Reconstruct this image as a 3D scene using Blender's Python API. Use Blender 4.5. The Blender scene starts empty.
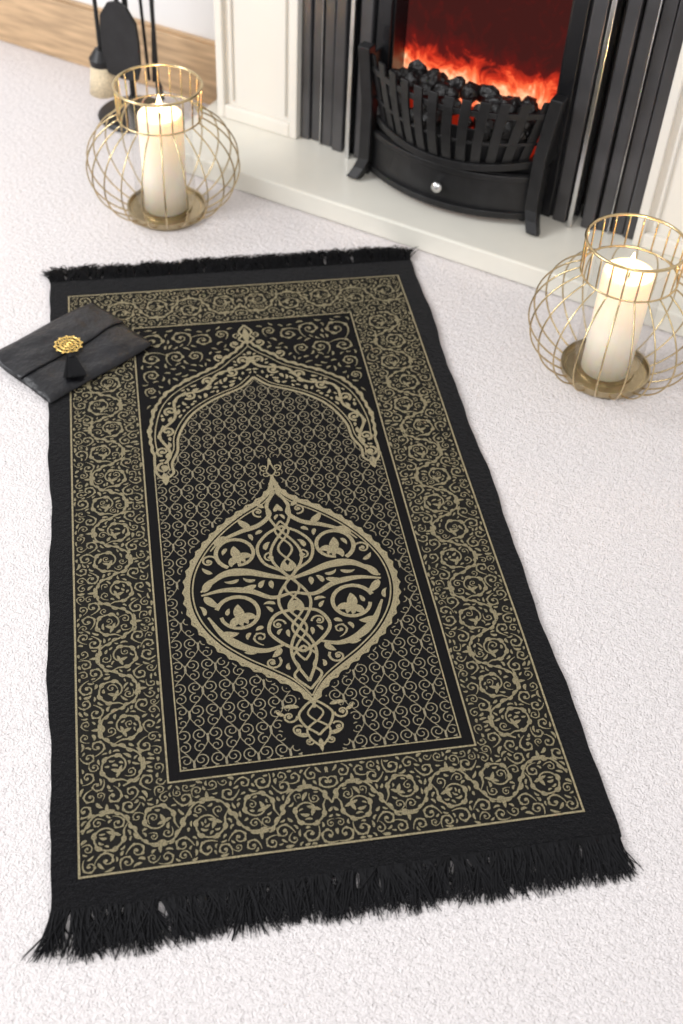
import bpy, math, random
import numpy as np
from mathutils import Matrix, Vector
random.seed(3); rng=np.random.RandomState(5)
S=bpy.context.scene
try: S.view_settings.view_transform='Standard'
except Exception as e: print(e)
W,L=.6725,1.219
PI=math.pi

# ---------------------------------------------------------------- materials
def mat(name,col,rough=.6,metal=0,spec=.5,noise=None,bump=None,emit=None,sss=0,stretch=None,sheen=0):
    m=bpy.data.materials.new(name); m.use_nodes=True
    nt=m.node_tree; b=nt.nodes['Principled BSDF']
    b.inputs['Base Color'].default_value=(*col,1); b.inputs['Roughness'].default_value=rough
    b.inputs['Metallic'].default_value=metal; b.inputs['Specular IOR Level'].default_value=spec
    if sheen: b.inputs['Sheen Weight'].default_value=sheen; b.inputs['Sheen Roughness'].default_value=.5
    tc=nt.nodes.new('ShaderNodeTexCoord'); src=tc.outputs['Object']
    if stretch:
        mp=nt.nodes.new('ShaderNodeMapping'); mp.inputs['Scale'].default_value=stretch
        nt.links.new(src,mp.inputs['Vector']); src=mp.outputs['Vector']
    if noise:
        sc,amt=noise[:2]; det=noise[2] if len(noise)>2 else 3
        n=nt.nodes.new('ShaderNodeTexNoise'); n.inputs['Scale'].default_value=sc; n.inputs['Detail'].default_value=det
        nt.links.new(src,n.inputs['Vector'])
        r=nt.nodes.new('ShaderNodeValToRGB')
        r.color_ramp.elements[0].position=.3; r.color_ramp.elements[1].position=.7
        r.color_ramp.elements[0].color=(*[max(0,c*(1-amt)) for c in col],1)
        r.color_ramp.elements[1].color=(*[min(1,c*(1+amt)) for c in col],1)
        nt.links.new(n.outputs['Fac'],r.inputs['Fac']); nt.links.new(r.outputs['Color'],b.inputs['Base Color'])
    if bump:
        prev=None
        for k in range(0,len(bump),3):
            sc,dist,st=bump[k:k+3]
            n=nt.nodes.new('ShaderNodeTexNoise'); n.inputs['Scale'].default_value=sc; n.inputs['Detail'].default_value=4
            nt.links.new(src,n.inputs['Vector'])
            bp=nt.nodes.new('ShaderNodeBump'); bp.inputs['Distance'].default_value=dist; bp.inputs['Strength'].default_value=st
            nt.links.new(n.outputs['Fac'],bp.inputs['Height'])
            if prev: nt.links.new(prev.outputs['Normal'],bp.inputs['Normal'])
            prev=bp
        nt.links.new(prev.outputs['Normal'],b.inputs['Normal'])
    if sss:
        b.inputs['Subsurface Weight'].default_value=sss; b.inputs['Subsurface Radius'].default_value=(.05,.025,.01)
        b.inputs['Subsurface Scale'].default_value=.6
    return m
M_carpet=mat('carpet_pile',(.81,.765,.76),.95,spec=.1,noise=(190,.09,6),bump=(110,.010,.5,330,.006,.9))
M_wall=mat('wall_paint',(.78,.765,.755),.8,noise=(3,.02),bump=(300,.0005,.2))
M_oak=mat('oak_board',(.50,.34,.20),.5,noise=(9,.28,6),stretch=(1,1,9))
M_cream=mat('cream_paint',(.71,.68,.62),.42,noise=(4,.03))
M_hearth=mat('cream_hearth_stone',(.69,.67,.60),.3,noise=(12,.03),bump=(60,.0006,.2))
M_cast=mat('black_cast_iron',(.012,.012,.013),.42,.3,noise=(40,.3),bump=(350,.0008,.5))
M_grey=mat('dark_satin_panel',(.075,.074,.078),.3,.5,noise=(10,.2))
M_grey2=mat('black_gloss_panel',(.014,.014,.016),.25,.3,noise=(10,.2))
M_chrome=mat('brushed_chrome',(.6,.6,.6),.22,1,noise=(30,.1))
M_gold=mat('gold_wire',(.60,.475,.27),.27,1,noise=(60,.12))
M_goldd=mat('aged_gold_plate',(.45,.37,.24),.35,1,noise=(60,.15))
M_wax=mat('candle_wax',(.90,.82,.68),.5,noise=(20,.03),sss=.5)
# light through wax painted as emission : strongest by the flame, fading down the pillar
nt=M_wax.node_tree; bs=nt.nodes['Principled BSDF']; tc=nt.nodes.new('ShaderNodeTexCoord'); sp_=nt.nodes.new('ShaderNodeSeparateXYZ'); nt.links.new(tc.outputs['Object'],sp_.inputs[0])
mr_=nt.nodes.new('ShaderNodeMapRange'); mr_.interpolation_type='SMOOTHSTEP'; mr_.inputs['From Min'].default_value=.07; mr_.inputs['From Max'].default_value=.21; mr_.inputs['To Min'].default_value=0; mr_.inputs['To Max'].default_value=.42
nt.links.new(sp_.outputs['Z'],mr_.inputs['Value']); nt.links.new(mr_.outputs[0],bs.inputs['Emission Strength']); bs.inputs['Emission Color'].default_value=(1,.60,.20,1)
M_rug=mat('black_rug_pile',(.0055,.0055,.0065),.95,spec=.06,noise=(420,.6),bump=(160,.005,.6,600,.003,.9),sheen=.07)
M_field=mat('rug_field_weave',(.0055,.0052,.0055),.85,spec=.10,noise=(900,.4),bump=(900,.001,.6))
M_bord=mat('rug_border_weave',(.0105,.0098,.0085),.85,spec=.12,noise=(900,.5),bump=(900,.001,.6))
M_thr=mat('gold_thread',(.265,.226,.132),.42,.4,noise=(800,.5,2),bump=(900,.003,.9))
M_thr2=mat('gold_thread_bright',(.37,.315,.190),.34,.5,noise=(700,.5,2),bump=(800,.004,.9))
M_thr3=mat('gold_thread_fine',(.215,.185,.120),.45,.3,noise=(1000,.4,2))
M_satin=mat('black_satin',(.0060,.0060,.0080),.42,spec=.4,noise=(8,.2),bump=(26,.02,.5,900,.0006,.3))
M_tassel=mat('black_thread',(.005,.005,.006),.8,spec=.2,noise=(200,.3))
M_bgold=mat('polished_gold',(.85,.60,.20),.3,1,noise=(60,.1))
M_coal=mat('black_coal',(.010,.009,.009),.35,noise=(60,.4),bump=(80,.01,.8))
M_brist=mat('brush_bristle',(.62,.52,.36),.9,noise=(300,.3))
M_wick=mat('candle_wick',(.02,.015,.01),.9,noise=(200,.3))

def emis(name,col,st):
    m=bpy.data.materials.new(name); m.use_nodes=True; nt=m.node_tree; nt.nodes.clear()
    e=nt.nodes.new('ShaderNodeEmission'); o=nt.nodes.new('ShaderNodeOutputMaterial')
    e.inputs['Color'].default_value=(*col,1); e.inputs['Strength'].default_value=st
    nt.links.new(e.outputs[0],o.inputs[0]); return m
M_flame=emis('candle_flame',(1,.72,.35),14)
def glassmat():
    m=bpy.data.materials.new('clear_glass'); m.use_nodes=True; nt=m.node_tree; nt.nodes.clear()
    t=nt.nodes.new('ShaderNodeBsdfTransparent'); g=nt.nodes.new('ShaderNodeBsdfGlossy'); g.inputs['Roughness'].default_value=.03
    lw=nt.nodes.new('ShaderNodeLayerWeight'); lw.inputs['Blend'].default_value=.35
    p=nt.nodes.new('ShaderNodeMath'); p.operation='POWER'; p.inputs[1].default_value=2.5
    q=nt.nodes.new('ShaderNodeMath'); q.operation='MULTIPLY_ADD'; q.inputs[1].default_value=.45; q.inputs[2].default_value=.03
    mx=nt.nodes.new('ShaderNodeMixShader'); o=nt.nodes.new('ShaderNodeOutputMaterial')
    t.inputs['Color'].default_value=(.98,.98,.98,1)
    nt.links.new(lw.outputs['Facing'],p.inputs[0]); nt.links.new(p.outputs[0],q.inputs[0])
    nt.links.new(q.outputs[0],mx.inputs[0]); nt.links.new(t.outputs[0],mx.inputs[1]); nt.links.new(g.outputs[0],mx.inputs[2]); nt.links.new(mx.outputs[0],o.inputs[0])
    return m
M_glass=glassmat()
def firemat():
    m=bpy.data.materials.new('flame_screen'); m.use_nodes=True; nt=m.node_tree; nt.nodes.clear(); N=nt.nodes.new; l=nt.links.new
    tc=N('ShaderNodeTexCoord'); sep=N('ShaderNodeSeparateXYZ'); l(tc.outputs['Object'],sep.inputs[0])
    mp=N('ShaderNodeMapping'); mp.inputs['Scale'].default_value=(26,1,20); l(tc.outputs['Object'],mp.inputs['Vector'])
    n=N('ShaderNodeTexNoise'); n.inputs['Scale'].default_value=1; n.inputs['Detail'].default_value=8; n.inputs['Roughness'].default_value=.65; n.inputs['Distortion'].default_value=.9; l(mp.outputs[0],n.inputs['Vector'])
    mr=N('ShaderNodeMapRange'); mr.inputs['From Min'].default_value=.235; mr.inputs['From Max'].default_value=.325; mr.inputs['To Min'].default_value=.38; mr.inputs['To Max'].default_value=-.30; l(sep.outputs['Z'],mr.inputs['Value'])
    a=N('ShaderNodeMath'); a.operation='MULTIPLY_ADD'; l(n.outputs['Fac'],a.inputs[0]); a.inputs[1].default_value=1.05; l(mr.outputs[0],a.inputs[2])
    r=N('ShaderNodeValToRGB'); cr=r.color_ramp
    cr.elements[0].position=.24; cr.elements[0].color=(.042,.009,.008,1)
    cr.elements[1].position=.98; cr.elements[1].color=(1.0,.60,.34,1)
    e=cr.elements.new(.50); e.color=(.085,.008,.007,1)
    e=cr.elements.new(.66); e.color=(.50,.028,.012,1)
    e=cr.elements.new(.80); e.color=(.98,.15,.05,1)
    l(a.outputs[0],r.inputs['Fac'])
    em=N('ShaderNodeEmission'); em.inputs['Strength'].default_value=1.35; l(r.outputs[0],em.inputs['Color'])
    o=N('ShaderNodeOutputMaterial'); l(em.outputs[0],o.inputs[0]); return m
M_fire=firemat()
M_ember=emis('ember_bed',(.6,.03,.01),.35)

# ---------------------------------------------------------------- mesh builder
class B:
    def __init__(s): s.v=[]; s.f=[]
    def box(s,x0,x1,y0,y1,z0,z1):
        n=len(s.v); s.v+= [(x,y,z) for z in(z0,z1) for y in(y0,y1) for x in(x0,x1)]
        s.f+=[tuple(n+i for i in q) for q in((0,2,3,1),(4,5,7,6),(0,1,5,4),(2,6,7,3),(0,4,6,2),(1,3,7,5))]
    def prism(s,poly,z0,z1):
        n=len(s.v);k=len(poly)
        s.v+=[(p[0],p[1],z0) for p in poly]+[(p[0],p[1],z1) for p in poly]
        s.f.append(tuple(n+i for i in range(k))[::-1]); s.f.append(tuple(n+k+i for i in range(k)))
        for i in range(k): j=(i+1)%k; s.f.append((n+i,n+j,n+k+j,n+k+i))
    def tube(s,path,r,n=8,closed=False,cap=True):
        P=[Vector(p) for p in path]; m=len(P); base=len(s.v); R=r if hasattr(r,'__len__') else [r]*m
        up=Vector((0,0,1)); prev=None
        for i in range(m):
            if closed: t=(P[(i+1)%m]-P[i-1])
            else: t=P[min(i+1,m-1)]-P[max(i-1,0)]
            t.normalize()
            if prev is None:
                a=up if abs(t.z)<.9 else Vector((1,0,0)); u=t.cross(a).normalized()
            else:
                u=(prev-t*prev.dot(t)).normalized()
            prev=u; w=t.cross(u)
            for k in range(n):
                an=2*PI*k/n; q=P[i]+(u*math.cos(an)+w*math.sin(an))*R[i]; s.v.append(tuple(q))
        for i in range(m if closed else m-1):
            j=(i+1)%m
            for k in range(n):
                k2=(k+1)%n; s.f.append((base+i*n+k,base+i*n+k2,base+j*n+k2,base+j*n+k))
        if cap and not closed:
            s.f.append(tuple(base+k for k in range(n))[::-1]); s.f.append(tuple(base+(m-1)*n+k for k in range(n)))
    def lathe(s,prof,c=(0,0),n=48,closed=False):
        base=len(s.v); m=len(prof)
        for r,z in prof:
            for k in range(n):
                a=2*PI*k/n; s.v.append((c[0]+r*math.cos(a),c[1]+r*math.sin(a),z))
        for i in range(m-1 if not closed else m):
            j=(i+1)%m
            for k in range(n):
                k2=(k+1)%n; s.f.append((base+i*n+k,base+i*n+k2,base+j*n+k2,base+j*n+k))
    def sweep(s,path,side,w,th):
        P=[Vector(p) for p in path]; m=len(P); base=len(s.v); Sd=Vector(side).normalized()
        for i in range(m):
            sd=Sd
            t=(P[min(i+1,m-1)]-P[max(i-1,0)]).normalized(); nn=t.cross(sd).normalized()
            for a,b in((-1,-1),(1,-1),(1,1),(-1,1)): s.v.append(tuple(P[i]+sd*(a*w/2)+nn*(b*th/2)))
        for i in range(m-1):
            for k in range(4):
                k2=(k+1)%4; s.f.append((base+i*4+k,base+i*4+k2,base+i*4+4+k2,base+i*4+4+k))
        s.f.append((base+3,base+2,base+1,base)); q=base+(m-1)*4; s.f.append((q,q+1,q+2,q+3))
    def build(s,name,m,parent=None,smooth=False,bevel=0,subs=0):
        me=bpy.data.meshes.new(name); off=Vector(parent['off']) if parent else Vector((0,0,0))
        me.from_pydata([(x-off.x,y-off.y,z-off.z) for x,y,z in s.v],[],s.f); me.update()
        import bmesh
        bm=bmesh.new(); bm.from_mesh(me); bmesh.ops.recalc_face_normals(bm,faces=bm.faces); bm.to_mesh(me); bm.free()
        o=bpy.data.objects.new(name,me); S.collection.objects.link(o); me.materials.append(m)
        if parent: o.parent=parent
        if smooth:
            for p in me.polygons: p.use_smooth=True
        if bevel:
            md=o.modifiers.new('b','BEVEL'); md.width=bevel; md.segments=2; md.limit_method='ANGLE'
        return o
def empty(name,off=(0,0,0),rot=0,frame=None):
    e=bpy.data.objects.new(name,None); S.collection.objects.link(e); e.empty_display_size=.05
    e['off']=off; c,s_=math.cos(rot),math.sin(rot)
    e.location=(off[0]*c-off[1]*s_,off[0]*s_+off[1]*c,off[2]); e.rotation_euler=(0,0,rot); return e
FR=-math.atan2(.6157,.788)

# ---------------------------------------------------------------- room
def frobj(b,name,m,bevel=0):
    o=b.build(name,m,bevel=bevel); o.rotation_euler=(0,0,FR); return o
b=B(); b.box(-3,3,-2.6,1.86,-.05,0); frobj(b,'floor',M_carpet)
b=B(); b.box(-3,3,1.706,1.85,0,2.5); frobj(b,'wall_back',M_wall)
b=B(); b.box(-3,-.80,1.69,1.7055,.001,.138); b.box(-3,-.80,1.696,1.7055,.138,.146)
b.box(.34,3,1.69,1.7055,.001,.138); b.box(.34,3,1.696,1.7055,.138,.146); frobj(b,'baseboard_back',M_oak,.002)

# ---------------------------------------------------------------- fireplace surround
C0=-.227; HZ=.045
E=empty('fireplace_surround',(C0,1.6,0),FR)
b=B(); b.box(-.83,.376,1.417,1.704,.001,HZ); b.build('hearth',M_hearth,E,bevel=.004)
b=B()
for sg in(-1,1):
    x=lambda d: C0+sg*d
    def bx(d0,d1,y0,y1,z0,z1): b.box(min(x(d0),x(d1)),max(x(d0),x(d1)),y0,y1,z0,z1)
    bx(.367,.561,1.600,1.704,HZ,1.0)
    bx(.367,.385,1.588,1.601,HZ,1.0); bx(.543,.561,1.588,1.601,HZ,1.0)
    bx(.385,.543,1.588,1.601,HZ,.075)
    bx(.397,.404,1.594,1.601,.085,.95); bx(.524,.531,1.594,1.601,.085,.95)
b.box(C0-.367,C0+.367,1.59,1.704,.66,1.0)
b.box(C0-.60,C0+.60,1.55,1.704,1.0,1.03); b.box(C0-.64,C0+.64,1.50,1.704,1.03,1.07)
b.build('pillars_and_mantel',M_cream,E,bevel=.003)
b=B(); g=B(); ch=B()
for sg in(-1,1):
    x=lambda d: C0+sg*d
    def bx(q,d0,d1,y0,y1,z0,z1): q.box(min(x(d0),x(d1)),max(x(d0),x(d1)),y0,y1,z0,z1)
    bx(g,.25,.3668,1.625,1.70,HZ,.66)
    for d0,d1,y0,q in((.344,.366,1.602,b),(.318,.342,1.606,b),(.290,.314,1.600,b),(.262,.286,1.592,b)):
        bx(q,d0,d1,y0,1.63,HZ,.66)
    bx(ch,.2385,.2475,1.578,1.63,HZ,.66)
    bx(ch,.3145,.3170,1.596,1.63,HZ,.66)
    bx(g,.165,.238,1.60,1.69,HZ,.66)
    bx(b,.205,.232,1.588,1.602,HZ,.66); bx(g,.170,.198,1.592,1.602,HZ,.66)
g.box(C0-.17,C0+.17,1.60,1.69,.50,.66)
b.build('reeded_panels',M_grey,E,bevel=.003); g.build('inner_panels',M_grey2,E,bevel=.002); ch.build('chrome_strips',M_chrome,E,bevel=.0015)

# ---------------------------------------------------------------- electric fire with basket
E=empty('electric_fire_basket',(C0,1.54,0),FR)
b=B(); b.v=[(C0-.165,1.655,.06),(C0+.165,1.655,.06),(C0+.165,1.655,.5),(C0-.165,1.655,.5)]; b.f=[(0,1,2,3)]
b.build('flame_screen',M_fire,E)
b=B(); b.box(C0-.162,C0+.162,1.55,1.653,HZ,.17); b.build('fire_box',M_cast,E,bevel=.003)
def bow(s,amp,b0=1.545): return b0-amp*(1-s*s)
b=B(); n=12
for i in range(n):
    s=-1+2*i/(n-1); s*=.93
    path=[]
    for k in range(9):
        q=k/8; z=.148+.152*q+ .012*s*s*(1-q)
        hw=.150+.039*q; am=.052+.034*math.sin(q*PI*.60)
        path.append((C0+s*hw,bow(s,am),z))
    side=Vector((1,2*s*.07/.19,0))
    b.sweep(path,side,.0185,.005)
def rail(z,hw,am,h,t,zz=0,N=24):
    P=[(C0+s*hw,bow(s,am),z+zz*s*s) for s in np.linspace(-1,1,N)]
    b.sweep(P,(0,0,1),h,t)
rail(.274,.186,.0800,.011,.006); rail(.160,.160,.060,.014,.012,.012)
rail(.215,.170,.074,.006,.004)
b.build('grate_bars',M_cast,E,bevel=.001)
b=B(); N=24
P=[(C0+s*.152,bow(s,.045)+.006,.19) for s in np.linspace(-1,1,N)]; b.sweep(P,(0,0,1),.07,.004)
z0,z1=.062,.150
P=[(C0+s*.166,bow(s,.045),.5*(z0+z1)) for s in np.linspace(-1,1,N)]
b.sweep(P,(0,0,1),z1-z0,.008)
P=[(C0+s*.17,bow(s,.052),.066) for s in np.linspace(-1,1,N)]; b.sweep(P,(0,0,1),.014,.012)
P=[(C0+s*.17,bow(s,.052),.143) for s in np.linspace(-1,1,N)]; b.sweep(P,(0,0,1),.012,.012)
for sg in(-1,1):
    P=[(C0+sg*(.178+.016*max(0,(.09-z)/.045)**1.5+.012*max(0,(z-.2)/.1)),1.538-.02*max(0,(.09-z)/.045)**1.5,z) for z in np.linspace(HZ,.312,14)]
    b.sweep(P,(1,0,0),.024,.026)
    P=[(C0+sg*(.176),1.538,.10),(C0+sg*.176,1.60,.10)]; b.sweep(P,(0,0,1),.10,.008)
    P=[(C0+sg*(.186),1.538,.23),(C0+sg*.186,1.598,.23)]; b.sweep(P,(0,0,1),.12,.006)
b.build('basket_frame',M_cast,E,bevel=.002)
prof=[(0,.0),(.006,.001),(.006,.004),(.011,.008),(.012,.012),(.009,.017),(0,.019)]
kb=B(); kb.lathe(prof,n=20); kb.v=[(C0+x,bow(0,.045)-.004-z,.103+y) for x,y,z in kb.v]; kb.build('knob',M_chrome,E,smooth=True)
b=B(); import bmesh
for i in range(66):
    cx=C0+rng.uniform(-.150,.150); cy=rng.uniform(1.49,1.615); s=(cx-C0)/.165
    cy=max(cy,bow(s,.07)+.026); cz=.213+rng.uniform(0,.030)*(1-.3*s*s)+ (cy-1.5)*.16; r=rng.uniform(.012,.021)
    bm=bmesh.new(); bmesh.ops.create_icosphere(bm,subdivisions=2,radius=r)
    sc=rng.uniform(.75,1.25,3); base=len(b.v); ph=rng.uniform(0,6,3)
    for v in bm.verts:
        c=v.co; d=1+.18*math.sin(c.x*230+ph[0])*math.sin(c.y*260+ph[1])*math.cos(c.z*210+ph[2])
        b.v.append((cx+c.x*sc[0]*d,cy+c.y*sc[1]*d*.9,cz+c.z*sc[2]*d))
    for f in bm.faces: b.f.append(tuple(base+v.index for v in f.verts))
    bm.free()
b.build('coals',M_coal,E)
b=B(); P=[(C0+s*.15,bow(s,.05)+.012) for s in np.linspace(-1,1,16)]; b.prism(P+[(C0+.15,1.62),(C0-.15,1.62)],.172,.208); b.build('ember_bed',M_ember,E)

# ---------------------------------------------------------------- fireplace tools
TA,TB=-.986,1.56
E=empty('fireplace_tool_set',(TA,TB,0),FR)
b=B(); b.lathe([(0,.001),(.078,.001),(.08,.006),(.074,.012),(.03,.02),(.012,.03),(.008,.05),(0,.05)],c=(TA,TB)); 
b.tube([(TA,TB,.02),(TA,TB,.62)],.006,12)
b.tube([(TA+.03*math.cos(t),TB,.65+.03*math.sin(t)) for t in np.linspace(0,2*PI,24,endpoint=False)],.004,8,closed=True)
b.tube([(TA-.075,TB-.01,.55),(TA,TB,.54),(TA+.075,TB-.01,.55)],.004,8); b.tube([(TA,TB-.07,.55),(TA,TB,.54),(TA,TB+.06,.55)],.004,8)
sx,sy=TA+.022,TB-.055
b.tube([(sx,sy,.27),(sx,sy,.60)],.0045,8)
ou=[(-.036,.12),(-.046,.15),(-.047,.20),(-.043,.24),(-.022,.27),(0,.277),(.022,.27),(.043,.24),(.047,.20),(.046,.15),(.036,.12),(0,.115)]
base=len(b.v)
for q,yo in((1,-.004),(1,.004),(.86,.010)):
    for px,pz in ou: b.v.append((sx+px*q,sy+yo+(-.006 if q<1 else 0),.195+(pz-.195)*q))
k=len(ou)
for r in(0,1):
    for i in range(k): j=(i+1)%k; b.f.append((base+r*k+i,base+r*k+j,base+(r+1)*k+j,base+(r+1)*k+i))
b.f.append(tuple(base+i for i in range(k))); b.f.append(tuple(base+2*k+i for i in range(k)))
b.tube([(TA+.075,TB-.01,.07),(TA+.075,TB-.01,.6)],.0045,8); b.tube([(TA+.075,TB-.01,.11),(TA+.09,TB-.02,.10),(TA+.097,TB-.024,.075)],.004,8)
for d in(-1,1):
    b.tube([(TA+.045+d*.004,TB+.02,.60),(TA+.045+d*.02,TB+.015,.35),(TA+.045+d*.006,TB+.01,.09)],.0035,8)
bxx,byy=TA-.040,TB-.045
b.tube([(bxx,byy,.12),(bxx-.012,byy+.01,.60)],.0045,8)
b.lathe([(0,.125),(.024,.125),(.026,.14),(.012,.16),(0,.16)],c=(bxx,byy),n=20)
b.build('stand_and_tools',M_cast,E,smooth=False)
b=B(); b.lathe([(0,.065),(.032,.065),(.024,.126),(0,.126)],c=(bxx,byy),n=24); b.build('brush_bristles',M_brist,E,smooth=True)

# ---------------------------------------------------------------- lanterns
def lantern(cx,cy,i,rot):
    E=empty('candle_lantern',(cx,cy,0)); 
    c=.113; R=.146; rb=.068; rt=.078
    zc=.006+c*math.sqrt(1-(rb/R)**2); zt=zc+c*math.sqrt(1-(rt/R)**2); top=.262
    prof=[]
    t0=-math.acos(rb/R); t1=math.acos(rt/R)
    for t in np.linspace(t0,t1,22): prof.append((R*math.cos(t),zc+c*math.sin(t)))
    for z in np.linspace(zt+.01,top,5): prof.append((rt+.002*((z-zt)/(top-zt)),z))
    b=B(); n=22
    for k in range(n):
        a=2*PI*k/n+rot; b.tube([(cx+r*math.cos(a),cy+r*math.sin(a),z) for r,z in prof],.0015,6)
    def ring(r,z,w): b.tube([(cx+r*math.cos(a),cy+r*math.sin(a),z) for a in np.linspace(0,2*PI,64,endpoint=False)],w,8,closed=True)
    ring(rt+.002,top,.0026); ring(rt,zt+.002,.0016); ring(rb,.006,.003)
    b.build('wire_cage',M_gold,E,smooth=True)
    b=B(); b.lathe([(0,.001),(.074,.001),(.077,.006),(.077,.016),(.074,.016),(.073,.009),(.05,.008),(.049,.012),(0,.012)],c=(cx,cy)); b.build('base_plate',M_goldd,E,smooth=False)
    b=B(); r=.042; h=.206
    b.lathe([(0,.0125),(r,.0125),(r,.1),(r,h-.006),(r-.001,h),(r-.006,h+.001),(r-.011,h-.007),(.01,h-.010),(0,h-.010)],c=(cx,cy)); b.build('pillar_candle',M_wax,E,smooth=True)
    b=B(); b.tube([(cx,cy,h-.012),(cx+.001,cy,h),(cx+.002,cy,h+.006)],.001,6); b.build('wick',M_wick,E)
    b=B(); b.lathe([(0,h+.001),(.004,h+.004),(.0065,h+.010),(.0048,h+.021),(.002,h+.032),(0,h+.038)],c=(cx,cy),n=16); b.build('flame',M_flame,E,smooth=True)
    b=B(); b.lathe([(.058,.0125),(.058,.225)],c=(cx,cy)); b.build('glass_chimney',M_glass,E,smooth=True)
    l=bpy.data.lights.new('candle_glow','POINT'); l.energy=.9; l.color=(1,.60,.26); l.shadow_soft_size=.006
    o=bpy.data.objects.new('candle_glow',l); S.collection.objects.link(o); o.parent=E; o.location=(0,0,h+.03)
lantern(.2275,1.446,0,.1); lantern(.939,.855,1,.2)

# ---------------------------------------------------------------- prayer rug
RUG=empty('prayer_rug',(W/2,L/2,0))
def wf(x,y): return .0024+.0010*(math.sin(7*x+3*y)+math.sin(11*y-5*x+1))+.0005*math.sin(26*y+9*x)
def grid(name,x0,x1,y0,y1,dz,m,slab=False):
    nx=max(2,int((x1-x0)/.0125)); ny=max(2,int((y1-y0)/.0125)); b=B()
    for j in range(ny+1):
        for i in range(nx+1):
            x=x0+(x1-x0)*i/nx; y=y0+(y1-y0)*j/ny
            xx=x; yy=y
            if slab and i in(0,nx): xx+=.0024*math.sin(13*y)+.0014*math.sin(31*y+1)+.0006*math.sin(90*y)
            if slab and j in(0,ny): yy+=.0018*math.sin(17*x+1)+.0008*math.sin(60*x)
            b.v.append((xx,yy,.004+dz+wf(x,y)))
    for j in range(ny):
        for i in range(nx): a=j*(nx+1)+i; b.f.append((a,a+1,a+nx+2,a+nx+1))
    if slab:
        ring=[i for i in range(nx+1)]+[(j+1)*(nx+1)-1 for j in range(1,ny+1)]+[ny*(nx+1)+i for i in range(nx-1,-1,-1)]+[j*(nx+1) for j in range(ny-1,0,-1)]
        n=len(b.v)
        for q in ring: v=b.v[q]; b.v.append((v[0],v[1],.0005))
        k=len(ring)
        for i in range(k): j=(i+1)%k; b.f.append((ring[i],ring[j],n+j,n+i))
        b.f.append(tuple(range(n,n+k)))
    return b.build(name,m,RUG,smooth=not slab)
grid('rug_body',0,W,0,L,0,M_rug,True)
U0,U1,V0,V1=.034,.638,.0385,1.168
I0,I1,J0,J1=.1425,.5295,.148,1.064
CX=(I0+I1)/2
grid('border_left',U0,I0,V0,V1,.0003,M_bord); grid('border_right',I1,U1,V0,V1,.0003,M_bord)
grid('border_bottom',I0,I1,V0,J0,.0003,M_bord); grid('border_top',I0,I1,J1,V1,.0003,M_bord)
grid('center_field',I0,I1,J0,J1,.0003,M_field)

RES=.0005
class Occ:
    def __init__(s,x0,y0,x1,y1):
        s.x0,s.y0=x0,y0; s.nx=int((x1-x0)/RES)+2; s.ny=int((y1-y0)/RES)+2; s.g=np.zeros((s.nx,s.ny),bool)
    def idx(s,x,y): return int((x-s.x0)/RES),int((y-s.y0)/RES)
    def mark(s,pts,w):
        for a in range(len(pts)-1):
            p,q=pts[a],pts[a+1]; n=max(1,int(np.hypot(*(q-p))/.0007))
            for t in range(n):
                c=p+(q-p)*t/n; r=max(1,int((w[a]/2)/RES+.5)); i,j=s.idx(c[0],c[1])
                if -r<=i<s.nx+r and -r<=j<s.ny+r: s.g[max(0,i-r):max(0,i+r+1),max(0,j-r):max(0,j+r+1)]=True
    def free(s,x,y,c=0):
        i,j=s.idx(x,y); r=int(c/RES+.5)
        if i<0 or j<0 or i>=s.nx or j>=s.ny: return False
        return not s.g[max(0,i-r):i+r+1,max(0,j-r):j+r+1].any()
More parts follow.
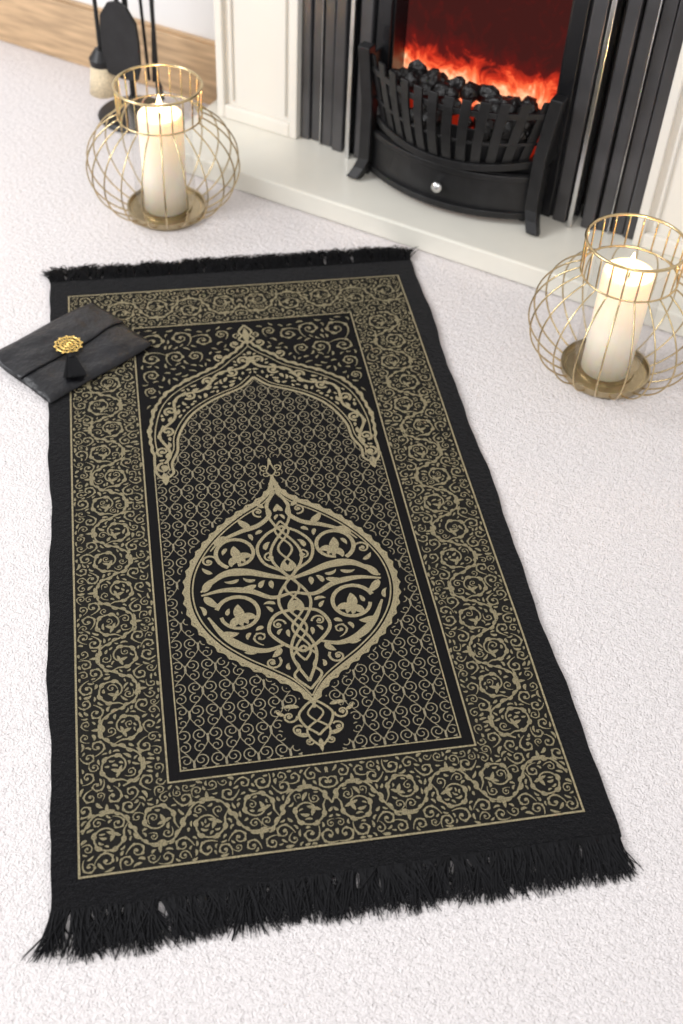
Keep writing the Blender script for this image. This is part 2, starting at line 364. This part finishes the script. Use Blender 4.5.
class P(B):
    occ=None
    def strip(s,pts,w,mask=None,mirror=False,dz=None):
        pts=np.asarray(pts,float); n=len(pts)
        if n<2: return
        w=np.ones(n)*w
        if s.occ: s.occ.mark(pts,w)
        s.emit(pts,w,mask,mirror,dz)
    def emit(s,pts,w,mask=None,mirror=False,dz=None):
        n=len(pts)
        t=np.gradient(pts,axis=0); ln=np.hypot(t[:,0],t[:,1])+1e-9; nn=np.stack([-t[:,1]/ln,t[:,0]/ln],1)
        A=pts+nn*w[:,None]/2; Bq=pts-nn*w[:,None]/2
        ok=np.ones(n,bool) if mask is None else np.array([mask(*p) for p in pts])
        for mm in((0,1) if mirror else (0,)):
            z=.0048+rng.uniform(0,.0004) if dz is None else .0048+dz
            base=len(s.v)
            for i in range(n):
                for q in(A[i],Bq[i]):
                    x=q[0] if not mm else 2*CX-q[0]
                    s.v.append((x,q[1],z+wf(x,q[1])))
            for i in range(n-1):
                if ok[i] and ok[i+1]: k=base+2*i; s.f.append((k,k+1,k+3,k+2))
    def leafpts(s,p,ang,ln,curl,n=9):
        ts=np.linspace(0,1,n); pts=[np.array(p,float)]
        for i in range(1,n):
            a=ang+curl*ts[i]; pts.append(pts[-1]+np.array([math.cos(a),math.sin(a)])*ln/(n-1))
        return np.array(pts)
    def leaf(s,p,ang,ln,w,curl=0,n=9,**k):
        ts=np.linspace(0,1,n); pts=s.leafpts(p,ang,ln,curl,n)
        ww=w*np.sin(PI*ts**.75)**.8+.0003; s.strip(pts,ww,**k); return pts[-1]
    def vine(s,pts,w,step=.0085,ll=.0085,lw=.0030,ph=0,**k):
        pts=np.asarray(pts,float); s.strip(pts,w,**k)
        t=np.gradient(pts,axis=0); d=np.hypot(t[:,0],t[:,1]); sl=np.cumsum(d); nxt=step*(.5+.5*ph); sd=1 if ph else -1
        for i in range(1,len(pts)-1):
            if sl[i]>=nxt:
                nxt+=step; sd=-sd; an=math.atan2(t[i,1],t[i,0])
                s.leaf(pts[i],an+sd*.95,ll*rng.uniform(.8,1.2),lw,-sd*1.5,n=7,**k)
    def spiral(s,c,R,a0,hand,turns,w,rend=.18,w1=.6,bud=True,leaves=0,lw=1,tail=0,**k):
        n=int(20*turns)+4; ts=np.linspace(0,1,n); r=R*((1-ts)+rend*ts); a=a0+hand*turns*2*PI*ts
        pts=np.stack([c[0]+r*np.cos(a),c[1]+r*np.sin(a)],1); ww=w*(1-(1-w1)*ts)
        if tail:
            q=np.linspace(1,0,8,endpoint=False); ta=a0-hand*tail*q; tr=R*(1+.45*q**2)
            tp=np.stack([c[0]+tr*np.cos(ta),c[1]+tr*np.sin(ta)],1); s.strip(np.vstack([tp,pts]),np.concatenate([w*(1-.6*q),ww]),**k)
        else: s.strip(pts,ww,**k)
        if bud:
            d=pts[-1]-pts[-2]; s.leaf(pts[-1]-d*1.0,math.atan2(d[1],d[0]),R*.55,max(w*2.0,R*.22),hand*2.6,**k)
        for q in range(leaves):
            i=int(n*(.06+.62*q/max(1,leaves))); d=pts[i+1]-pts[i]; an=math.atan2(d[1],d[0])
            s.leaf(pts[i],an-hand*.75,R*.55,R*.24*lw,hand*1.6,**k)
            s.leaf(pts[i],an+hand*.6,R*.40,R*.18*lw,-hand*1.4,**k)
        return pts
    def fill(s,region,bounds,radii,nleaf,ll=(.006,.011),lw=.0032,wf_=.15,clear=.0008,wmax=.0027,**k):
        x0,x1,y0,y1=bounds
        for R,tries in radii:
            for _ in range(tries):
                x=rng.uniform(x0,x1); y=rng.uniform(y0,y1)
                if not region(x,y) or not s.occ.free(x,y,.0003): continue
                ok=True
                for rr,na in((.5,6),(1.0,14)):
                    for q in range(na):
                        a=2*PI*q/na; X=x+R*rr*math.cos(a);Y=y+R*rr*math.sin(a)
                        if not region(X,Y) or not s.occ.free(X,Y,.0003): ok=False;break
                    if not ok: break
                if not ok: continue
                s.spiral((x,y),R*.95,rng.uniform(0,2*PI),rng.choice([-1,1]),rng.uniform(.72,1.0),min(wmax,max(.0013,R*wf_)),rend=.35,leaves=(3 if R>.0075 else 2),lw=1.15,tail=1.1,mask=region,**k)
        for _ in range(nleaf):
            p=(rng.uniform(x0,x1),rng.uniform(y0,y1))
            if not region(*p) or not s.occ.free(p[0],p[1],.001): continue
            for __ in range(5):
                an=rng.uniform(0,2*PI); l_=rng.uniform(*ll); cu=rng.uniform(.5,1.8)*rng.choice([-1,1]); w=lw*(.7+.5*rng.rand())*(l_/ll[1])**.5
                pts=s.leafpts(p,an,l_,cu,8)
                ts=np.linspace(0,1,8); ww=w*np.sin(PI*ts**.75)**.8
                if all(region(*q) and s.occ.free(q[0],q[1],wq/2+clear) for q,wq in zip(pts,ww)):
                    s.leaf(p,an,l_,w,cu,n=8,**k); break
def cr(pts,n=10):
    p=[np.array(q,float) for q in pts]; p=[2*p[0]-p[1]]+p+[2*p[-1]-p[-2]]; out=[]
    for i in range(1,len(p)-2):
        for t in np.linspace(0,1,n,endpoint=False):
            out.append(.5*((2*p[i])+(-p[i-1]+p[i+1])*t+(2*p[i-1]-5*p[i]+4*p[i+1]-p[i+2])*t*t+(-p[i-1]+3*p[i]-3*p[i+1]+p[i+2])*t**3))
    out.append(p[-2]); return np.array(out)
# --- border : flowing vines, each lobe carrying an open scroll ending in a three-leaf flower
bo=P(); bo.occ=Occ(U0-.002,V0-.002,CX+.002,V1+.002)
def inb(x,y):
    if not(U0+.0028<x<=CX+.0004 and V0+.0028<y<V1-.0028): return False
    return not(x>I0-.0028 and J0-.0028<y<J1+.0028)
def flow(O,D,T,length,n,amp,flip,R,w,first=0):
    O=np.array(O);D=np.array(D,float);T=np.array(T,float); hp=length/n; hd=D[0]*T[1]-D[1]*T[0]
    g=lambda a,t:O+D*a+T*t
    def ang(a): v=D*math.cos(a)+T*math.sin(a); return math.atan2(v[1],v[0])
    kw=dict(mask=inb,mirror=True)
    bo.vine([g(a,flip*amp*math.sin(PI*a/hp)+.0035*math.sin(3*PI*a/hp)*flip) for a in np.linspace(0,length,n*22+1)],w,step=.0105,ll=.0110,lw=.0038,**kw)
    for k in range(n):
        sg=flip*(1 if k%2==0 else -1)
        c=g((k+.52)*hp,-sg*amp*.28)
        pp=bo.spiral(c,R,ang(PI*.93*sg),sg*hd,.95,w*1.1,rend=.50,bud=False,leaves=4,lw=.95,tail=.35,w1=.8,**kw)
        d=pp[-1]-pp[-2]; a=math.atan2(d[1],d[0])+sg*hd*.9; q=pp[-1]
        for da,l_,ww in((0,.0125,.0048),(.95,.0095,.0040),(-.95,.0095,.0040)): bo.leaf(q,a+da,l_,ww,da*.9,**kw)
        for dd in(-1,1):
            c2=g((k+.5)*hp+dd*hp*.44,sg*amp*1.10)
            bo.spiral(c2,R*.47,ang((PI*.5+dd*.9)*sg+PI),-dd*sg*hd,.95,w*.95,rend=.35,leaves=3,lw=1.15,tail=.9,**kw)
        top=g((k+.5)*hp,sg*amp*.9)
        for dd in(-1,0,1): bo.leaf(top,ang(sg*PI/2+dd*.9),.0120-.002*abs(dd),.0042,-dd*.9,**kw)
cw=(U0+I0)/2
flow((cw,J0+.004),(0,1),(1,0),J1-J0-.008,16,.0270,1,.0205,.0024)
flow((CX,(V0+J0)/2),(-1,0),(0,1),CX-U0-.004,5,.0275,1,.0205,.0024)
flow((CX,(V1+J1)/2),(-1,0),(0,1),CX-U0-.004,5,.0262,-1,.0195,.0024)
for bnd,sc in(((U0,I0,J0-.01,J1+.01),3.2),((U0,CX,V0,J0),1.2),((U0,CX,J1,V1),1.2)):
    bo.fill(inb,bnd,((.0105,int(400*sc)),(.0085,int(1200*sc)),(.0066,int(2200*sc)),(.0052,int(1000*sc))),int(6500*sc),ll=(.006,.0135),lw=.0042,wf_=.24,clear=.0007,wmax=.0024,mirror=True)
bo.build('border_arabesque',M_thr,RUG)

ln=P()
def rect(s,x0,x1,y0,y1,w):
    for p,q in(((x0-w/2,y0),(x1+w/2,y0)),((x0-w/2,y1),(x1+w/2,y1)),((x0,y0),(x0,y1)),((x1,y0),(x1,y1))):
        s.strip([np.array(p)+(np.array(q)-np.array(p))*t for t in np.linspace(0,1,100)],w,dz=.0006)
rect(ln,U0,U1,V0,V1,.0026); rect(ln,I0,I1,J0,J1,.0024)
ix=.1775
ln.strip([(CX-ix,y) for y in np.linspace(J0+.014,.70,60)],.0018,mirror=True,dz=.0006); ln.strip([(x,J0+.014) for x in np.linspace(CX-ix-.001,CX+ix+.001,40)],.0018,dz=.0006)
ln.build('frame_lines',M_thr2,RUG)

med=[(0,.668),(.010,.640),(.028,.620),(.060,.598),(.095,.567),(.126,.527),(.147,.482),(.153,.435),(.144,.390),(.119,.347),(.085,.313),(.050,.287),(.026,.268),(.011,.250),(0,.232)]
medc=cr(med,12)
hv=np.array([p[1] for p in medc])[::-1]; hx=np.array([p[0] for p in medc])[::-1]
def hwm(v): return float(np.interp(v,hv,hx,left=-1,right=-1))
ain=[(.148,.690),(.149,.712),(.139,.738),(.136,.768),(.124,.800),(.106,.828),(.078,.852),(.050,.868),(.022,.882),(0,.906)]
ainc=cr(ain,10)
aout=[(.175,.735),(.178,.775),(.174,.812),(.164,.850),(.146,.880),(.120,.903),(.090,.922),(.060,.940),(.038,.963),(.020,.980),(0,1.006)]
aoutc=cr(aout,10)
def inarch(x,v):
    if v<.70: return abs(x)<.1755
    if v>.905: return False
    return abs(x)<np.interp(v,ainc[:,1],ainc[:,0])-.002
def pend(x,v): return .160<v<.245 and abs(x)<.046*math.sin(PI*min(1,max(0,(v-.150)/.11)))
def infield(X,v):
    x=X-CX
    if v<J0+.0155 or abs(x)>.1755: return False
    if abs(x)<hwm(v)+.006 or pend(x,v): return False
    if v>.66 and v<.705 and abs(x)<.014: return False
    return inarch(x,v)
fl=P(); px,py=.0400,.0400
for j in range(-1,24):
    for i in range(0,6):
        off=.5*px if j%2 else 0
        x=CX-(i*px+off); y=J0+.02+j*py*.92
        for sg in((-1,1) if not(i==0 and not j%2) else (-1,)):
            fl.spiral((x+sg*.0095,y+.007),.0097,-PI/2,sg,1.45,.0015,rend=.2,w1=.8,bud=False,mask=infield,mirror=True)
            fl.spiral((x+sg*.0100,y-.011),.0086,PI/2,-sg,1.3,.0014,rend=.2,w1=.8,bud=False,mask=infield,mirror=True)
        for sg in(-1,1):
            fl.strip([(x+sg*(px*.5)*(.5-.5*math.cos(PI*t)),y+py*.92*t) for t in np.linspace(0,1,12)],.0011,mask=infield,mirror=True)
        fl.leaf((x,y-.006),PI/2,.014,.0030,0,mask=infield,mirror=True)
fl.build('field_lattice',M_thr3,RUG)

me=P(); me.occ=Occ(I0,J0,CX+.001,J1)
def H(p): return (CX-p[0],p[1])
def hs(pts,w,**k): me.strip([H(p) for p in pts],w,mirror=True,**k)
def hl(p,ang,l_,w,c=0): me.leaf(H(p),PI-ang,l_,w,-c,mirror=True)
def hsp(c,R,a0,hand,turns,w,**k): return me.spiral(H(c),R,PI-a0,-hand,turns,w,mirror=True,**k)
def scal(pts,amp,per):
    pts=np.asarray(pts); t=np.gradient(pts,axis=0); l_=np.hypot(t[:,0],t[:,1]); s=np.cumsum(l_)-l_[0]; nn=np.stack([t[:,1]/l_,-t[:,0]/l_],1)
    k=max(1,round(s[-1]/per)); return pts-nn*(amp*np.abs(np.sin(PI*k*s/s[-1])))[:,None]
m2=cr(med,24)
hs(scal(m2,-.0036,.020),.0036)
c=np.array([0,.445])
hs([c+(p-c)*.958 for p in m2],.0066); hs([c+(p-c)*.912 for p in m2],.0022)
def tap(n,a,m_,b): return np.interp(np.linspace(0,1,n),[0,.6,1],[a,m_,b])
hs(cr([(0,.664),(.007,.675),(.004,.684),(0,.70)],6),.0024); hsp((.010,.684),.007,-PI/2,1,1.1,.0024,bud=False); hl((0,.690),PI/2,.016,.005)
hsp((.009,.670),.006,PI,1,1.0,.002,bud=False)
hs([(.021*abs(math.sin(PI*4*t))*(.6+.5*math.sin(PI*t)),.640-.365*t) for t in np.linspace(0,1,90)],.0042)
me.strip([(CX+.010*math.sin(PI*7*t),.57-.26*t) for t in np.linspace(0,1,80)],.0034); me.strip([(CX-.010*math.sin(PI*7*t),.57-.26*t) for t in np.linspace(0,1,80)],.0034)
hs(cr([(0,.632),(.016,.605),(.014,.585),(.032,.566),(.060,.556),(.092,.540),(.108,.522)],8),tap(49,.004,.0085,.002))
hs(cr([(0,.455),(.030,.465),(.062,.476),(.095,.474),(.128,.446)],8),tap(33,.0045,.0145,.003))
hs(cr([(0,.430),(.030,.424),(.060,.440),(.095,.446),(.128,.440)],8),tap(33,.004,.010,.003))
hs(cr([(0,.400),(.030,.392),(.042,.365),(.024,.340),(0,.325)],8),.0050)
hs(cr([(.024,.340),(.050,.333),(.078,.342),(.104,.366),(.122,.400)],8),tap(33,.0035,.0125,.003))
hs(cr([(0,.560),(.024,.545),(.040,.52),(.034,.49),(.012,.472),(0,.455)],8),.0046)
hs(cr([(0,.335),(.016,.318),(.010,.300),(.018,.285),(0,.262)],8),.0036)
hsp((.080,.402),.031,PI*.10,1,.92,.0064,rend=.80,bud=False,w1=.8)
hsp((.072,.514),.030,-PI*.35,1,.92,.0064,rend=.80,bud=False,w1=.8)
def fleur(cx,cy,a,s_):
    for da,l_,w,cu in((0,.027,.0150,.5),(1.15,.024,.0125,1.6),(-1.15,.024,.0125,-1.6),(2.2,.014,.0080,1.2),(-2.2,.014,.0080,-1.2)):
        hl((cx,cy),a+da,l_*s_,w*s_,cu)
fleur(.077,.392,1.2,.98); fleur(.069,.504,1.1,.93)
hsp((.030,.592),.010,-PI*.6,1,1.1,.0032)
hsp((.112,.502),.012,PI*.9,-1,1.1,.0036,leaves=1)
hsp((.044,.312),.012,PI*.8,1,1.1,.0036,leaves=1)
hsp((.028,.375),.010,PI,-1,1.1,.003); hsp((.024,.500),.009,PI*.5,-1,1.1,.003)
for p,a,l_,w,cu in(((.100,.532),1.9,.024,.011,.8),((.045,.562),.5,.026,.011,.6),((.108,.370),-2.6,.026,.011,-.8),((.124,.445),1.9,.030,.0115,.5),((.124,.438),-2.0,.030,.0115,-.5),
    ((0,.470),.9,.022,.009,.8),((0,.415),-.9,.022,.009,-.8),((.03,.335),-1.2,.020,.009,.7),((.050,.450),-.6,.022,.008,.8),((.06,.335),-.4,.020,.008,.6),((.02,.60),.5,.020,.007,.7)):
    hl(p,a,l_,w,cu)
def inmed(X,v):
    h=hwm(.445+(v-.445)/.89)*.89; return 0<=CX-X<h
me.fill(inmed,(CX-.15,CX,.25,.63),((.010,400),),6000,ll=(.012,.024),lw=.0088,wf_=.30,clear=.0014,wmax=.0034,mirror=True)
# pendant
hs(cr([(0,.245),(.012,.236),(.022,.222),(.016,.205),(.006,.196),(0,.190)],8),.0034)
hs(cr([(0,.238),(.010,.224),(0,.210)],8),.0026); hs(cr([(0,.212),(.014,.200),(.012,.186),(0,.172)],8),.003)
hsp((.034,.222),.010,PI,1,1.15,.0032,leaves=1); hsp((.026,.200),.008,PI*.8,-1,1.1,.0028,leaves=1); hsp((.014,.182),.006,PI,1,1.1,.0022)
hl((.02,.235),.4,.024,.006,-.6); hl((.012,.192),-.2,.022,.006,.9); hl((0,.185),-PI/2,.020,.006,0); hl((.04,.225),.1,.014,.005,1)
# arch
hs(ainc,.0042); hs(scal(aoutc,-.0026,.018),.0050)
mid=cr([(.162,.712),(.157,.755),(.154,.79),(.144,.828),(.124,.862),(.098,.886),(.068,.906),(.038,.924),(.015,.945),(0,.962)],16)
ofs=np.gradient(mid,axis=0); l_=np.hypot(ofs[:,0],ofs[:,1]); nn=np.stack([-ofs[:,1]/l_,ofs[:,0]/l_],1); sl=np.cumsum(l_)
ii=[(max(0,p[0]+.0060),p[1]+.0050) for p in ainc]
hs(ii,.0020); hs([(max(0,p[0]-.0060),p[1]-.0060) for p in aoutc],.0020)
wvv=mid+nn*(.0090*np.sin(sl/sl[-1]*PI*7))[:,None]; hs(wvv,.0048)
for q in range(7):
    i=int((q+.5)/7*len(mid)); sd=1 if q%2 else -1
    cc=mid[i]+nn[i]*(.0030*sd); a=math.atan2(ofs[i,1],ofs[i,0])
    hsp(cc,.0105,a+PI,-sd,1.0,.0046,leaves=2,rend=.35)
for k in range(4,len(mid)-4,9):
    a=math.atan2(ofs[k,1],ofs[k,0]); sd=1 if (k//9)%2 else -1
    hl(wvv[k],a+sd*.7,.015,.0066,-sd*1.2)
hsp((.163,.703),.0105,PI/2,-1,1.3,.0046,leaves=1); hs(cr([(.148,.69),(.155,.682),(.166,.680),(.174,.692),(.176,.71),(.175,.735)],8),.0040)
hl((.163,.690),-PI/2-.2,.026,.011,.3)
hs(cr([(0,1.0),(.013,1.012),(.007,1.022),(.011,1.034),(0,1.052)],8),.0040); hl((0,1.005),PI/2,.040,.011,0)
hsp((.021,1.000),.009,-PI*.5,1,1.1,.0038,leaves=1); hsp((.016,1.024),.007,-PI/2,1,1.1,.0030,bud=False); hsp((.052,.966),.0095,-PI*.5,1,1.1,.0036,leaves=1)
for k in range(12,len(aoutc)-6,13):
    d=aoutc[k+1]-aoutc[k]; hl(aoutc[k],math.atan2(d[1],d[0])-.9,.017,.006,1.3)
def inband(X,v):
    x=CX-X
    if x<0 or x>.174: return False
    xi=np.interp(v,ainc[:,1],ainc[:,0]) if v<.905 else -1
    xo=np.interp(v,aoutc[:,1],aoutc[:,0],right=-1) if v>.735 else .174
    return xi+.003<x<xo-.003 and v>.70
me.fill(inband,(CX-.176,CX,.70,1.0),(),4500,ll=(.007,.014),lw=.0062,wf_=.3,clear=.0008,mirror=True)
def spm(X,v):
    x=CX-X
    return 0.004<x<.187 and v<J1-.009 and v>.84 and (v>1.006 or x>np.interp(v,aoutc[:,1],aoutc[:,0])+.007)
me2=P(); me2.occ=me.occ
for c_,R,a0,h in(((.160,1.022),.0215,0,1),((.113,1.028),.0175,PI,-1),((.075,1.018),.0155,PI/2,1),((.165,.975),.0165,PI/2,-1),((.125,.975),.0160,0,1),((.168,.930),.0130,0,1),((.042,1.030),.0110,PI,-1),((.092,.975),.0120,PI,-1),((.172,.890),.009,0,1)):
    me2.spiral(H(c_),R,PI-a0,-h,1.2,.0028,rend=.28,leaves=4,lw=1.1,tail=1.2,mask=spm,mirror=True)
me2.fill(spm,(CX-.186,CX,.84,J1-.006),(),600,ll=(.009,.015),lw=.0040,clear=.0024,mirror=True)
me.build('arch_and_medallion',M_thr2,RUG)
me2.build('spandrel_scrolls',M_thr,RUG)

# fringe
b=B()
for end in(0,1):
    dr=-1 if end==0 else 1; yb=0.003 if end==0 else L-.003; nc=115
    cl=[(rng.normal(0,.26),rng.uniform(.80,1.10)) for _ in range(nc)]
    for i in range(3400):
        x=rng.uniform(.001,W-.001); ci=min(nc-1,int(x/W*nc)); lean,lf=cl[ci]
        cxx=(ci+.5)*W/nc; ln_=(.055 if end==0 else .052)*lf*(rng.uniform(.82,1.08) if rng.rand()<.7 else rng.uniform(.5,.9)); lean=lean+rng.normal(0,.15)+(-.15 if x<.03 else 0)+(.15 if x>W-.03 else 0)
        z0=rng.uniform(.002,.0065); hz=rng.uniform(0,.006) if end==0 else rng.uniform(0,.013); cv=rng.normal(0,.18); path=[]
        for t in(0,.25,.5,.75,1):
            path.append((x+(cxx-x)*.45*math.sin(t*PI*.6)+ln_*t*(lean+cv*t),yb+dr*ln_*t*math.cos(lean*.7),z0*(1-t)+hz*math.sin(PI*t*.92)+.001))
        b.tube(path,[.0009,.0009,.0008,.0007,.0004],3,cap=False)
b.build('fringe',M_tassel,RUG)

# ---------------------------------------------------------------- clutch pouch
pc=(.038,1.008); pa=math.atan2(.135,.176)
E=empty('clutch_pouch',(0,0,0)); E.location=(pc[0],pc[1],.0088); E.rotation_euler=(0,0,pa)
hw_,hh=.1105,.0835
def ptop(u,v):
    e=max(0,(1-abs(u)**6)*(1-abs(v)**6))
    return .0015+.0080*e**.6+e*(.0014*math.sin(3*u+2*v)+.0009*math.sin(8*u-5*v+1)+.0007*math.sin(4*u+13*v))
def sheet(fn,nx,ny,name,smooth=True):
    b=B()
    for side in(0,1):
        for j in range(ny+1):
            for i in range(nx+1): b.v.append(fn(-1+2*i/nx,j/ny,side))
    o_=(nx+1)*(ny+1)
    for side in(0,1):
        for j in range(ny):
            for i in range(nx): a=side*o_+j*(nx+1)+i; b.f.append((a,a+1,a+nx+2,a+nx+1))
    ring=[i for i in range(nx+1)]+[(j+1)*(nx+1)-1 for j in range(1,ny+1)]+[ny*(nx+1)+i for i in range(nx-1,-1,-1)]+[j*(nx+1) for j in range(ny-1,0,-1)]
    for i in range(len(ring)): j=(i+1)%len(ring); b.f.append((ring[i],ring[j],o_+ring[j],o_+ring[i]))
    b.build(name,M_satin,E,smooth=smooth)
def f1(u,q,side):
    v=-1+2*q; return (u*hw_*(1-.014*(v*v)+.008*math.sin(5*v)),v*hh*(1-.016*u*u+.014*math.sin(4*u)),ptop(u,v) if side==0 else .0003)
sheet(f1,44,32,'pouch_body')
def f2(u,q,side):
    v=1.0-q*(1.10-.04*abs(u)+.02*math.sin(6*u)); return (u*hw_*(.995-.014*v*v+.008*math.sin(5*v)),v*hh*(1-.016*u*u+.014*math.sin(4*u)),ptop(u*.97,v*.97)+(.0016+.0010*q if side==0 else .0004))
sheet(f2,44,18,'pouch_flap',True)
b=B(); mz=.0158; mc=(-.004,.002); K=1.14
def tor(dx,dy,r,w,n=24): b.tube([(mc[0]+K*(dx+r*math.cos(t)),mc[1]+K*(dy+r*math.sin(t)),mz) for t in np.linspace(0,2*PI,n,endpoint=False)],w,6,closed=True)
tor(0,0,.0185,.0013,40); tor(0,0,.0055,.0013); tor(0,0,.0115,.0009,30)
for k in range(12):
    a=2*PI*k/12; tor(.0085*math.cos(a),.0085*math.sin(a),.0024,.0007,12); tor(.0150*math.cos(a+.26),.0150*math.sin(a+.26),.0028,.0007,12); tor(.0200*math.cos(a),.0200*math.sin(a),.0015,.0009,8)
b.lathe([(0,mz-.001),(.004,mz-.001),(.004,mz+.001),(0,mz+.003)],c=mc,n=16)
D=Vector((-.50,-.866,0)); Nn=Vector((.866,-.50,0)); M0=Vector((mc[0],mc[1],mz))
b.tube([M0+D*.020,M0+D*.032+Vector((0,0,.001))],.0034,10)
b.build('filigree_medallion',M_bgold,E,smooth=True)
b=B()
for i in range(520):
    x=rng.uniform(-.0055,.0055); lean=x*52+rng.normal(0,.08); l_=.056*rng.uniform(.85,1.05); zz=rng.uniform(-.002,.005)
    b.tube([M0+D*(.031+l_*t)+Nn*(x+lean*l_*t*.6)+Vector((0,0,zz*(1-.3*t)-.002*t)) for t in(0,.33,.66,1)],.0008,3,cap=False)
b.tube([M0+D*.030+Vector((0,0,.001)),M0+D*.042+Vector((0,0,.001))],.0060,8)
b.build('tassel',M_tassel,E)

# ---------------------------------------------------------------- camera & light
cam=bpy.data.cameras.new('camera'); co=bpy.data.objects.new('camera',cam); S.collection.objects.link(co); S.camera=co
cam.sensor_fit='VERTICAL'; cam.sensor_height=36; cam.lens=1180/1024*36
f=Vector((.1456,.6804,-.7182)).normalized(); r=Vector((.9849,-.1681,.0404)); r=(r-f*r.dot(f)).normalized(); u=r.cross(f)
m=Matrix.Identity(4)
for i in range(3): m[i][0]=r[i]; m[i][1]=u[i]; m[i][2]=-f[i]
m[0][3],m[1][3],m[2][3]=.1718,-.6307,1.28
co.matrix_world=m; cam.dof.use_dof=True; cam.dof.focus_distance=1.60; cam.dof.aperture_fstop=4.0
w=bpy.data.worlds.new('World'); S.world=w; w.use_nodes=True
bg=w.node_tree.nodes['Background']; bg.inputs['Color'].default_value=(1,.99,.985,1); bg.inputs['Strength'].default_value=.72
def area(name,loc,tgt,size,en,col):
    l=bpy.data.lights.new(name,'AREA'); l.shape='RECTANGLE'; l.size=size[0]; l.size_y=size[1]; l.energy=en; l.color=col
    o=bpy.data.objects.new(name,l); S.collection.objects.link(o); o.location=loc; d=Vector(tgt)-Vector(loc); o.rotation_euler=d.to_track_quat('-Z','Y').to_euler()
area('window_light',(-2.0,1.0,1.9),(.35,.6,0),(1.2,1.4),78,(.97,.98,1))
area('window_light_front',(-.2,-2.0,2.1),(.3,.8,0),(1.8,1.2),38,(.99,.98,1))
print('faces',sum(len(o.data.polygons) for o in bpy.data.objects if o.type=='MESH'))
